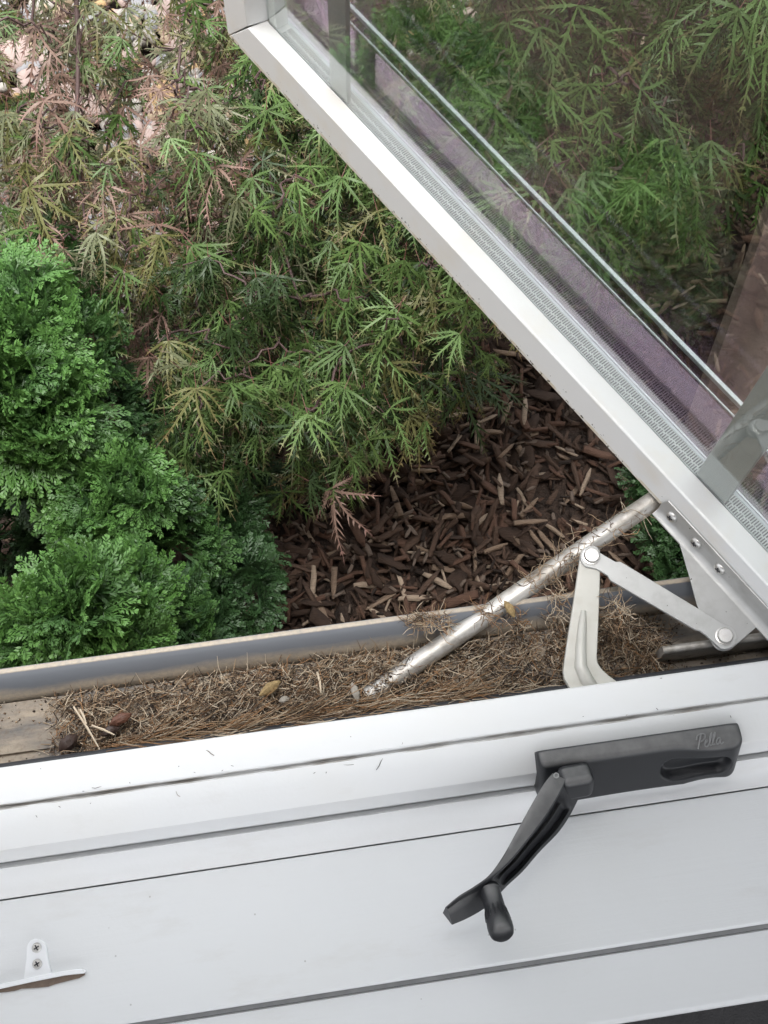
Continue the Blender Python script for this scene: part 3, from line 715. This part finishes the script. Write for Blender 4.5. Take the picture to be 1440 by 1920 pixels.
for (xa, ya, xb, yb, lab) in ((138, 1325, 187, 1405, 'long pale straw lying across the left end of the litter'), (150, 1330, 162, 1358, 'short pale straw crossing the long straw'), (172, 1360, 215, 1378, 'pale straw beside the black husk'), (595, 1260, 602, 1300, 'pale straw standing in the litter by the yellow pod')):
    a, b = P(xa, ya, -.023), P(xb, yb, -.020)
    o = tube('straw', [a, a.lerp(b, .5) + Vector((.0006, 0, .0006)), b], [.0007, .0009, .0005], TW[0], None, 5); tag(o, lab, 'straw', 'straws on the litter')

# ------------------------------------------------------------------ garden: bark mulch
BARK = [mat_wood('bark_black', (.024, .016, .012)), mat_wood('bark_dark', (.050, .031, .022)), mat_wood('bark_brown', (.088, .055, .039)), mat_wood('bark_red', (.115, .065, .045)), mat_wood('bark_grey', (.155, .118, .094)), mat_wood('bark_tan', (.23, .165, .118)), mat_wood('bark_pale', (.36, .28, .21))]
BMIX = [0, 1, 2, 1, 3, 2, 4, 1, 0, 2, 5, 3, 1, 2, 4, 0, 1, 3, 2, 6, 1, 2, 0, 4]
def chip_mesh(L, W, Hh, m, i):
    n = 5; V = []; F = []
    k_ = 4
    bend = random.gauss(0, .012); tp = random.choice((.25, .5, .8, 1)), random.choice((.35, .7, .9, 1.1)); skew = random.gauss(0, .3)
    for q in range(n):
        t = q / (n - 1); e = 1.35 * (1 if 0 < q < n - 1 else tp[q > 0])
        for j in range(k_):
            a = 2 * math.pi * j / k_ + .785
            V.append(((t - .5) * L + random.gauss(0, L * .02) + skew * W * math.cos(a), math.cos(a) * W * .5 * e * random.uniform(.78, 1.15) + bend * L * math.sin(t * 3.1), math.sin(a) * Hh * .5 * e * random.uniform(.7, 1.2)))
    T = []
    for q in range(n - 1):
        for j in range(k_):
            a, b = q * k_ + j, q * k_ + (j + 1) % k_; T += [(a, b, b + k_), (a, b + k_, a + k_)]
    for j in range(1, k_ - 1): T += [(0, j + 1, j), ((n - 1) * k_, (n - 1) * k_ + j, (n - 1) * k_ + j + 1)]
    return np.array(V), np.array(T)
protos = []
for i in range(48):
    L = (.011, .016, .021, .027, .034, .042, .052, .066)[i % 8] * random.uniform(.8, 1.2)
    V, T = chip_mesh(L, max(.004, L * random.choice((.12, .18, .25, .34, .42))), random.uniform(.0018, .0042), 0, i)
    mi = BMIX[(i * 7) % 24]
    protos.append((V, T, mi, npmesh('bark_chip', V, T, BARK[mi])))
def rmat(yaw, pitch, roll):
    return np.array(Matrix.Rotation(yaw, 3, 'Z') @ Matrix.Rotation(pitch, 3, 'Y') @ Matrix.Rotation(roll, 3, 'X'))
def ground_h(x, y): return GZ + .012 * math.sin(x * 5 + 1) + .012 * math.sin(y * 6)
chips_vis = []; BV = []; BT = []; BM = []; nb = 0
def proj(p):
    c = CR.T @ (np.array(p) - np.array([0, 0, CAM_H])); return 720 + FPX * c[0] / -c[2], 960 - FPX * c[1] / -c[2]
N = 24000
for i in range(N):
    x = random.uniform(-.75, 1.25); y = random.uniform(.30, 1.75)
    px, py = proj((x, y, GZ))
    inside = 460 < px < 1310 and 650 < py < 1190 and py > 650 + (px - 1000) * 1.0
    layer = random.random()
    if not inside and random.random() < .55: continue
    z = ground_h(x, y) - .018 + .036 * layer
    sc_ = random.uniform(.7, 1.15)
    Rm_ = rmat(random.uniform(0, 6.28), random.gauss(0, .24), random.gauss(0, .45)) * sc_
    V, T, mi, me = random.choice(protos)
    if inside and layer > .72 and len(chips_vis) < 300:
        o = link('bark_chip', me, ground); o.matrix_world = Matrix.Translation((x, y, z)) @ Matrix([list(r) for r in Rm_]).to_4x4(); chips_vis.append(o)
    else:
        BV.append(V @ Rm_.T + np.array([x, y, z])); BT.append(T + nb); BM.append(np.full(len(T), mi)); nb += len(V)
o = link('bark_mulch', npmesh('bark_mulch', np.vstack(BV), np.vstack(BT), BARK, np.concatenate(BM)), ground); o['kind'] = 'stuff'

# river stones further out
def stone_mesh(seed):
    r_ = random.Random(seed); V = []; T = []
    nlat, nlon = 6, 10
    amp = [r_.uniform(.78, 1.2) for _ in range(60)]
    V.append((0, 0, 1))
    for i in range(1, nlat):
        a = math.pi * i / nlat
        for j in range(nlon):
            b = 2 * math.pi * j / nlon; q = 1 + .16 * math.sin(a * 2 + amp[0] * 9) * math.sin(b + amp[1] * 20) + .10 * math.cos(2 * b + amp[2] * 20) + (amp[(i * nlon + j) % 60] - 1) * .22
            V.append((math.sin(a) * math.cos(b) * q, math.sin(a) * math.sin(b) * q, math.cos(a) * q))
    V.append((0, 0, -1)); last = len(V) - 1
    for j in range(nlon): T.append((0, 1 + j, 1 + (j + 1) % nlon)); T.append((last, last - nlon + (j + 1) % nlon, last - nlon + j))
    for i in range(nlat - 2):
        for j in range(nlon):
            a, b = 1 + i * nlon + j, 1 + i * nlon + (j + 1) % nlon; T += [(a, a + nlon, b), (b, a + nlon, b + nlon)]
    return np.array(V), np.array(T)
STONE = [mat_plain('stone_white', (.37, .345, .31), .75, 0, .25, 40), mat_plain('stone_tan', (.34, .265, .18), .75, 0, .3, 40), mat_plain('stone_grey', (.27, .27, .28), .75, 0, .3, 40), mat_plain('stone_pink', (.38, .29, .26), .75, 0, .25, 40), mat_plain('stone_ochre', (.38, .255, .125), .75, 0, .25, 40)]
sm = []
for i in range(10):
    V, T = stone_mesh(i); me = npmesh('stone', V, T, STONE[i % 5], smooth=True); sm.append(me)
taken = []
for i in range(6000):
    px, py = random.uniform(-420, 900), random.uniform(-420, 620)
    lim = 585 - max(0, px - 250) * .9 - max(0, -px) * .1
    if py > lim: continue
    r = random.choice((.014, .019, .024, .030, .038)) * random.uniform(.8, 1.2)
    p = P(px, py, GZ + .01)
    if any((p.x - q[0]) ** 2 + (p.y - q[1]) ** 2 < ((r + q[2]) * .84) ** 2 for q in taken): continue
    taken.append((p.x, p.y, r))
    if len(taken) > 298: break
for (x, y, r) in taken:
    o = link('stone', random.choice(sm), ground)
    o.matrix_world = Matrix.Translation((x, y, GZ + .005 + r * .25)) @ Matrix.Rotation(random.uniform(0, 6.28), 4, 'Z') @ Matrix.Rotation(random.gauss(0, .2), 4, 'X') @ Matrix.Diagonal((r * random.uniform(1, 1.3), r * random.uniform(.8, 1.05), r * random.uniform(.55, .8), 1))

gv = []; gt = []; gm = []; nb = 0
for i in range(3800):
    px, py = random.uniform(-420, 900), random.uniform(-420, 620)
    if py > 585 - max(0, px - 250) * .9 - max(0, -px) * .1 + random.gauss(0, 25): continue
    p = P(px, py, GZ); r = random.uniform(.008, .019); q = i % 10; Vq, Tq = stone_mesh(q)
    gv.append((Vq * np.array([1.2, .9, .7]) * r) @ rmat(random.uniform(0, 6.3), random.gauss(0, .3), 0).T + np.array([p.x, p.y, GZ + .012 + random.uniform(0, .012)])); gt.append(Tq + nb); gm.append(np.full(len(Tq), random.choices(range(5), (4, 3, 3, 3, 1))[0])); nb += len(Vq)
o = link('gravel', npmesh('gravel', np.vstack(gv), np.vstack(gt), STONE, np.concatenate(gm), smooth=True), ground); o['kind'] = 'stuff'
# ------------------------------------------------------------------ laceleaf maple
def leaf_geo(seed, nl=7, spread=105):
    r_ = random.Random(seed); V = []; T = []; A = []; MI = []
    for li in range(nl):
        f = li / (nl - 1) * 2 - 1
        ang = R(spread) * f + r_.gauss(0, .13); L = (1.0 - .42 * abs(f) ** 1.4) * r_.uniform(.72, 1.12)
        dro = r_.uniform(.05, .45) ; curve = r_.gauss(-.18 * f, .20); ns_ = 9
        b0 = len(V)
        for kq in range(ns_ + 1):
            t = kq / ns_; a = ang + curve * t; x = L * t * math.cos(a); y = L * t * math.sin(a); z = -dro * L * t * t + .02 * math.sin(t * 9 + li)
            wd = (.004 + .017 * math.sin(math.pi * min(1, t * 1.02) ** .75)) * (1 - t) ** .25 + .001
            nx, ny = -math.sin(a), math.cos(a)
            V += [(x + nx * wd, y + ny * wd, z), (x - nx * wd, y - ny * wd, z)]; A += [t, t]
        for kq in range(ns_):
            q = b0 + 2 * kq; T += [(q, q + 1, q + 3), (q, q + 3, q + 2)]; MI += [0, 0]
        for kq in range(1, ns_ - 1):
            t = kq / ns_; a = ang + curve * t
            for sgn in (1, -1):
                tl = (.17 * math.sin(math.pi * t ** .8) + .03) * L * r_.uniform(.6, 1.25)
                ta = a + sgn * R(r_.uniform(20, 33)); q = b0 + 2 * kq + (0 if sgn > 0 else 1)
                bx, by, bz_ = V[q]
                mx_ = V[q + 2]; V.append((bx * .45 + mx_[0] * .55, by * .45 + mx_[1] * .55, bz_ * .45 + mx_[2] * .55)); A.append(t)
                V.append((bx + math.cos(ta) * tl, by + math.sin(ta) * tl, bz_ - .02)); A.append(t * .9 + .08)
                tri = (q, len(V) - 2, len(V) - 1)
                T.append(tri if sgn < 0 else tri[::-1]); MI.append(0)
    # stalk
    b0 = len(V); V += [(0, .006, .004), (0, -.006, .004), (-.26, .004, .06), (-.26, -.004, .06)]; A += [0, 0, 0, 0]
    T += [(b0, b0 + 2, b0 + 1), (b0 + 1, b0 + 2, b0 + 3)]; MI += [1, 1]
    return np.array(V), np.array(T), np.array(A), np.array(MI)
STEMR = mat_plain('leaf_stalk_red', (.15, .065, .055), .5, 0, .3)
LM = [mat_leaf('leaf_green', (.086, .150, .042), (.20, .12, .085)), mat_leaf('leaf_bright', (.130, .218, .064), (.25, .17, .10)), mat_leaf('leaf_dark', (.032, .062, .019), (.11, .07, .05)), mat_leaf('leaf_bronze', (.25, .165, .13), (.33, .17, .15)), mat_leaf('leaf_olive', (.155, .16, .058), (.26, .165, .095)), mat_leaf('leaf_sage', (.185, .205, .115), (.31, .20, .17))]
BARKM = mat_plain('maple_bark', (.075, .045, .042), .7, 0, .35, 60, .5, .002)
LG_ = [leaf_geo(s_, random.choice((5, 6, 7, 7)), random.choice((60, 75, 90, 110))) for s_ in range(12)]
LME = {}
def leaf_me(g_, m_):
    if (g_, m_) not in LME:
        V, T, A, MI = LG_[g_]; LME[(g_, m_)] = npmesh('leaf', V, T, [LM[m_], STEMR], MI, A)
    return LME[(g_, m_)]
maple_base = P(300, -330, GZ)
maple = empty('maple_tree', maple_base, 'laceleaf maple with feathery green and bronze leaves drooping beside the window', 'tree')
crown_poly = [(-300, -300), (1800, -300), (1800, 400), (1440, 350), (1290, 480), (1180, 520), (1060, 480), (985, 560), (905, 660), (840, 740), (760, 790), (690, 840), (600, 890), (540, 870), (490, 830), (440, 850), (380, 900), (320, 850), (270, 740), (200, 660), (100, 640), (-20, 620), (-300, 650)]
def inpoly(x, y, poly):
    c = False; j = len(poly) - 1
    for i in range(len(poly)):
        xi, yi = poly[i]; xj, yj = poly[j]
        if (yi > y) != (yj > y) and x < (xj - xi) * (y - yi) / (yj - yi) + xi: c = not c
        j = i
    return c
def dens(px, py):
    d = 1.0
    if px < 460 and py < 520: d = .78
    if px < 330 and py > 560: d = .42
    if 1000 < px < 1300 and 330 < py < 620: d = .32
    if px > 1280 and py > 250: d = .35
    if 250 < px < 520 and 320 < py < 520: d = .7
    if 820 < px < 1000 and 60 < py < 330: d = .45
    if not (430 < px < 980 and py > 300): d *= .78
    if px < -10 or py < -10 or px > 1450: d *= .55
    return d
clusters = []
tries = 0
while len(clusters) < 720 and tries < 20000:
    tries += 1
    px, py = random.uniform(-300, 1800), random.uniform(-300, 1000)
    if not inpoly(px, py, crown_poly) or random.random() > dens(px, py): continue
    f = (py + 200) / 1150
    ztop = -.34 - .30 * f + (.30 if px > 880 else 0)
    z = ztop - abs(random.gauss(0, .15)) if random.random() < .8 else ztop - random.uniform(.2, .42)
    z = max(z, GZ + .12)
    clusters.append((P(px, py, z), px, py, ztop - z))
# limbs and branches
head = maple_base + Vector((0, -.05, .80))
limb_ends = [P(60, 40, -.45), P(330, 180, -.5), P(640, 150, -.45), P(1000, 40, -.35), P(1300, 60, -.35), P(160, 420, -.55), P(560, 560, -.6), P(820, 520, -.62), P(-180, 250, -.5), P(1080, 330, -.45)]
def bez(a, b, lift, n=10, wob=.01):
    m = a.lerp(b, .5) + Vector((0, 0, lift)); out = []
    for i in range(n + 1):
        t = i / n; p = a * (1 - t) ** 2 + m * 2 * t * (1 - t) + b * t * t
        if 0 < i < n: p = p + Vector((random.gauss(0, wob), random.gauss(0, wob), random.gauss(0, wob)))
        out.append(p)
    return out
tube('trunk', [maple_base + Vector((0, 0, -.05)), maple_base + Vector((.02, 0, .3)), maple_base + Vector((-.01, -.03, .55)), head], [.05, .042, .036, .028], BARKM, maple, 12)
limb_pts = []
for e in limb_ends:
    b = bez(head, e, .16, 12, .024); limb_pts += b[4:]
    tube('branch', b, [.011 - .0092 * i / 12 for i in range(13)], BARKM, maple, 8)
V = []; F = []
for c, px, py, dp in sorted(clusters, key=lambda q: min((l_ - q[0]).length for l_ in limb_pts)):
    a = min(limb_pts, key=lambda q: (q - c).length)
    b = bez(a, c, .02, 5, .004); limb_pts += b[2:]
    v, f = tube_vf(b, [.0021 - .0010 * i / 5 for i in range(6)], 5, len(V)); V += v; F += f
o = pymesh('twigs', V, F, BARKM, maple, smooth=True); o['kind'] = 'stuff'
leaves = []
for c, px, py, dp in clusters:
    down = Vector((random.gauss(0, .45), -1, 0)).normalized()
    for j in range(random.choice((3, 3, 4, 4))):
        off = Vector((random.gauss(0, .022), random.gauss(0, .022), random.gauss(0, .014)))
        yaw = math.atan2(down.y, down.x) + random.gauss(0, .62)
        pitch = random.uniform(.15, 1.05); roll = random.gauss(0, .45)
        s_ = random.uniform(.060, .106)
        if px < 470 and py < 430 : wts = (1.6, 1.2, .5, 3.8, 2.4, 3.2)
        elif px < 300: wts = (3, 2, 1, 2, 2, 2.2)
        elif px > 700 and py < 600: wts = (4, 6, 2, .3, .8, .6)
        else: wts = (5, 2.6, 5, .2, .8, .3)
        leaves.append((c + off, yaw, pitch, roll, s_, random.randrange(12), random.choices(range(6), wts)[0], dp, px, py))
def lmat(yaw, pitch, roll): return rmat(yaw, pitch, roll)
order = sorted(range(len(leaves)), key=lambda i: leaves[i][7] + (0 if -40 < leaves[i][8] < 1480 and -40 < leaves[i][9] < 1100 else 9))
BV = []; BT = []; BA = []; BM = []; nb = 0
for rank, i in enumerate(order):
    p, yaw, pitch, roll, s_, g_, m_, dp, px, py = leaves[i]; Rm_ = lmat(yaw, pitch, roll) * s_
    if rank < 300:
        o = link('leaf', leaf_me(g_, m_), maple); o.matrix_parent_inverse = Matrix.Identity(4)
        o.matrix_basis = Matrix.Translation(p - maple.location) @ Matrix([list(r) for r in Rm_]).to_4x4()
    else:
        V, T, A, MI = LG_[g_]; BV.append(V @ Rm_.T + np.array(p)); BT.append(T + nb); BA.append(A); BM.append(np.where(MI == 1, 6, m_)); nb += len(V)
o = link('foliage', npmesh('foliage', np.vstack(BV), np.vstack(BT), LM + [STEMR], np.concatenate(BM), np.concatenate(BA)), maple); o['kind'] = 'stuff'

# ------------------------------------------------------------------ dwarf cypress shrubs
def spray_geo(seed):
    r_ = random.Random(seed); V = []; T = []; A = []
    def seg(x0, y0, ang, L, w0, w1, a0, a1):
        b = len(V); c, s_ = math.cos(ang), math.sin(ang)
        pts = [(x0 - s_ * w0 * .6, y0 + c * w0 * .6), (x0 + s_ * w0 * .6, y0 - c * w0 * .6), (x0 + c * L * .65 + s_ * w1, y0 + s_ * L * .65 - c * w1), (x0 + c * L, y0 + s_ * L), (x0 + c * L * .65 - s_ * w1, y0 + s_ * L * .65 + c * w1)]
        for i, (x, y) in enumerate(pts): V.append([x, y, 0]); A.append(a0 if i < 2 else a1)
        T.extend([(b, b + 1, b + 2), (b, b + 2, b + 4), (b + 4, b + 2, b + 3)])
    nr = 9
    for i in range(nr):
        f = i / (nr - 1) * 2 - 1; ang = R(82) * f + r_.gauss(0, .05); L = r_.uniform(.80, 1.0) * (1 - .12 * abs(f))
        seg(0, 0, ang, L, .022, .024, .1, .8)
        for t in (.36, .50, .63, .75, .86, .95):
            for sg in (1, -1):
                x0, y0 = math.cos(ang) * L * t, math.sin(ang) * L * t; l2 = (.10 + .09 * math.sin(math.pi * t)) * r_.uniform(.8, 1.25); a2 = ang + sg * R(42) + r_.gauss(0, .1)
                seg(x0, y0, a2, l2, .016, .027, .2 + .5 * t, .45 + .55 * t)
        seg(math.cos(ang) * L * .94, math.sin(ang) * L * .94, ang, .11, .02, .030, .9, 1)
    V = np.array(V); rr = np.hypot(V[:, 0], V[:, 1])
    cup = r_.uniform(.25, .55); V[:, 2] = cup * rr ** 2 - .10 * rr + np.array([r_.gauss(0, .018) for _ in rr]) + .05 * np.cos(np.arctan2(V[:, 1], V[:, 0]) * 5)
    # curl the flanks up so that the spray reads as a shell
    V[:, 2] += .35 * np.abs(V[:, 1]) ** 2
    return V, np.array(T), np.array(A)
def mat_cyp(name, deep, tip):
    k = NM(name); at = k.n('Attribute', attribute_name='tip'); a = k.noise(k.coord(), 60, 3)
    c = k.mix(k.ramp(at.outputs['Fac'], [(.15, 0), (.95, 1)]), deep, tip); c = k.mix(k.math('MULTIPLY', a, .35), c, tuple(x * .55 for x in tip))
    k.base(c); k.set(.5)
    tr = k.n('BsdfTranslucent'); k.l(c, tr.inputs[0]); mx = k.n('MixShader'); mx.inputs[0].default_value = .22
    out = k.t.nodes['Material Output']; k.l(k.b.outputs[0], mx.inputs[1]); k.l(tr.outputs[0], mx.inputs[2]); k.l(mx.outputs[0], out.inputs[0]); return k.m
CY = [mat_cyp('cypress_bright', (.018, .056, .014), (.115, .255, .058)), mat_cyp('cypress_green', (.016, .05, .014), (.075, .170, .044)), mat_cyp('cypress_shaded', (.012, .036, .012), (.045, .105, .034))]  # third is a darker copy for low lobes, shade put into its colour
SG = [spray_geo(s_) for s_ in range(6)]
SME = {}
def spray_me(g_, m_):
    if (g_, m_) not in SME: V, T, A = SG[g_]; SME[(g_, m_)] = npmesh('spray', V, T, CY[m_], None, A)
    return SME[(g_, m_)]
CYB = mat_plain('cypress_bark', (.12, .07, .045), .8, 0, .4, 60, .6, .003)
def cypress(label, lobes, nparts):
    cen = sum((P(x, y, z) for x, y, z, r, m in lobes), Vector()) / len(lobes)
    base = Vector((cen.x, max(cen.y, .42), GZ)); sh = empty('dwarf_cypress', base, label, 'shrub', 'dwarf cypress shrubs in the mulch bed')
    tube('trunk', [base + Vector((0, 0, -.04)), base + Vector((.01, .01, .15)), Vector((cen.x, cen.y, cen.z - .08))], [.022, .018, .010], CYB, sh, 8)
    items = []
    V = []; F = []
    for (x, y, z, r, m) in lobes:
        c = P(x, y, z)
        v, f = tube_vf(bez(base + Vector((0, 0, .18)), c, -.04, 6, .01), [.007 - .004 * i / 6 for i in range(7)], 5, len(V)); V += v; F += f
        n = int(22 + 4400 * r * r)
        for i in range(n):
            # golden-angle points on the upper part of the lobe
            ct = 1 - 1.45 * (i + .5) / n; st_ = math.sqrt(max(0, 1 - ct * ct)); ph_ = i * 2.39996 + r * 50
            d = Vector((st_ * math.cos(ph_), st_ * math.sin(ph_), ct * .8)).normalized()
            p = c + d * r * random.uniform(.45, .80)
            out = (d + Vector((random.gauss(0, .3), random.gauss(0, .3), random.gauss(.25, .25)))).normalized()
            side = out.cross(Vector((random.gauss(0, .5), random.gauss(0, .5), 1))).normalized(); nrm = side.cross(out).normalized()
            if random.random() < .5: side = -side; nrm = -nrm
            size = random.uniform(.034, .052)
            mm = Matrix((out, side, nrm)).transposed() * size
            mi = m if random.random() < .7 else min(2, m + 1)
            items.append((p, mm, random.randrange(6), mi, (Vector((0, 0, CAM_H)) - p).length + (0 if d.z > -.1 else 1)))
    o = pymesh('branches', V, F, CYB, sh, smooth=True); o['kind'] = 'stuff'
    items.sort(key=lambda q: q[4])
    BV = []; BT = []; BA = []; BM = []; nb = 0
    for rank, (p, mm, g_, m_, _) in enumerate(items):
        if rank < nparts:
            o = link('spray', spray_me(g_, m_), sh); o.matrix_parent_inverse = Matrix.Identity(4); o.matrix_basis = Matrix.Translation(p - sh.location) @ mm.to_4x4()
        else:
            Vq, T, A = SG[g_]; BV.append(Vq @ np.array(mm).T + np.array(p)); BT.append(T + nb); BA.append(A); BM.append(np.full(len(T), m_)); nb += len(Vq)
    if BV:
        o = link('foliage', npmesh('foliage', np.vstack(BV), np.vstack(BT), CY, np.concatenate(BM), np.concatenate(BA)), sh); o['kind'] = 'stuff'
    return sh
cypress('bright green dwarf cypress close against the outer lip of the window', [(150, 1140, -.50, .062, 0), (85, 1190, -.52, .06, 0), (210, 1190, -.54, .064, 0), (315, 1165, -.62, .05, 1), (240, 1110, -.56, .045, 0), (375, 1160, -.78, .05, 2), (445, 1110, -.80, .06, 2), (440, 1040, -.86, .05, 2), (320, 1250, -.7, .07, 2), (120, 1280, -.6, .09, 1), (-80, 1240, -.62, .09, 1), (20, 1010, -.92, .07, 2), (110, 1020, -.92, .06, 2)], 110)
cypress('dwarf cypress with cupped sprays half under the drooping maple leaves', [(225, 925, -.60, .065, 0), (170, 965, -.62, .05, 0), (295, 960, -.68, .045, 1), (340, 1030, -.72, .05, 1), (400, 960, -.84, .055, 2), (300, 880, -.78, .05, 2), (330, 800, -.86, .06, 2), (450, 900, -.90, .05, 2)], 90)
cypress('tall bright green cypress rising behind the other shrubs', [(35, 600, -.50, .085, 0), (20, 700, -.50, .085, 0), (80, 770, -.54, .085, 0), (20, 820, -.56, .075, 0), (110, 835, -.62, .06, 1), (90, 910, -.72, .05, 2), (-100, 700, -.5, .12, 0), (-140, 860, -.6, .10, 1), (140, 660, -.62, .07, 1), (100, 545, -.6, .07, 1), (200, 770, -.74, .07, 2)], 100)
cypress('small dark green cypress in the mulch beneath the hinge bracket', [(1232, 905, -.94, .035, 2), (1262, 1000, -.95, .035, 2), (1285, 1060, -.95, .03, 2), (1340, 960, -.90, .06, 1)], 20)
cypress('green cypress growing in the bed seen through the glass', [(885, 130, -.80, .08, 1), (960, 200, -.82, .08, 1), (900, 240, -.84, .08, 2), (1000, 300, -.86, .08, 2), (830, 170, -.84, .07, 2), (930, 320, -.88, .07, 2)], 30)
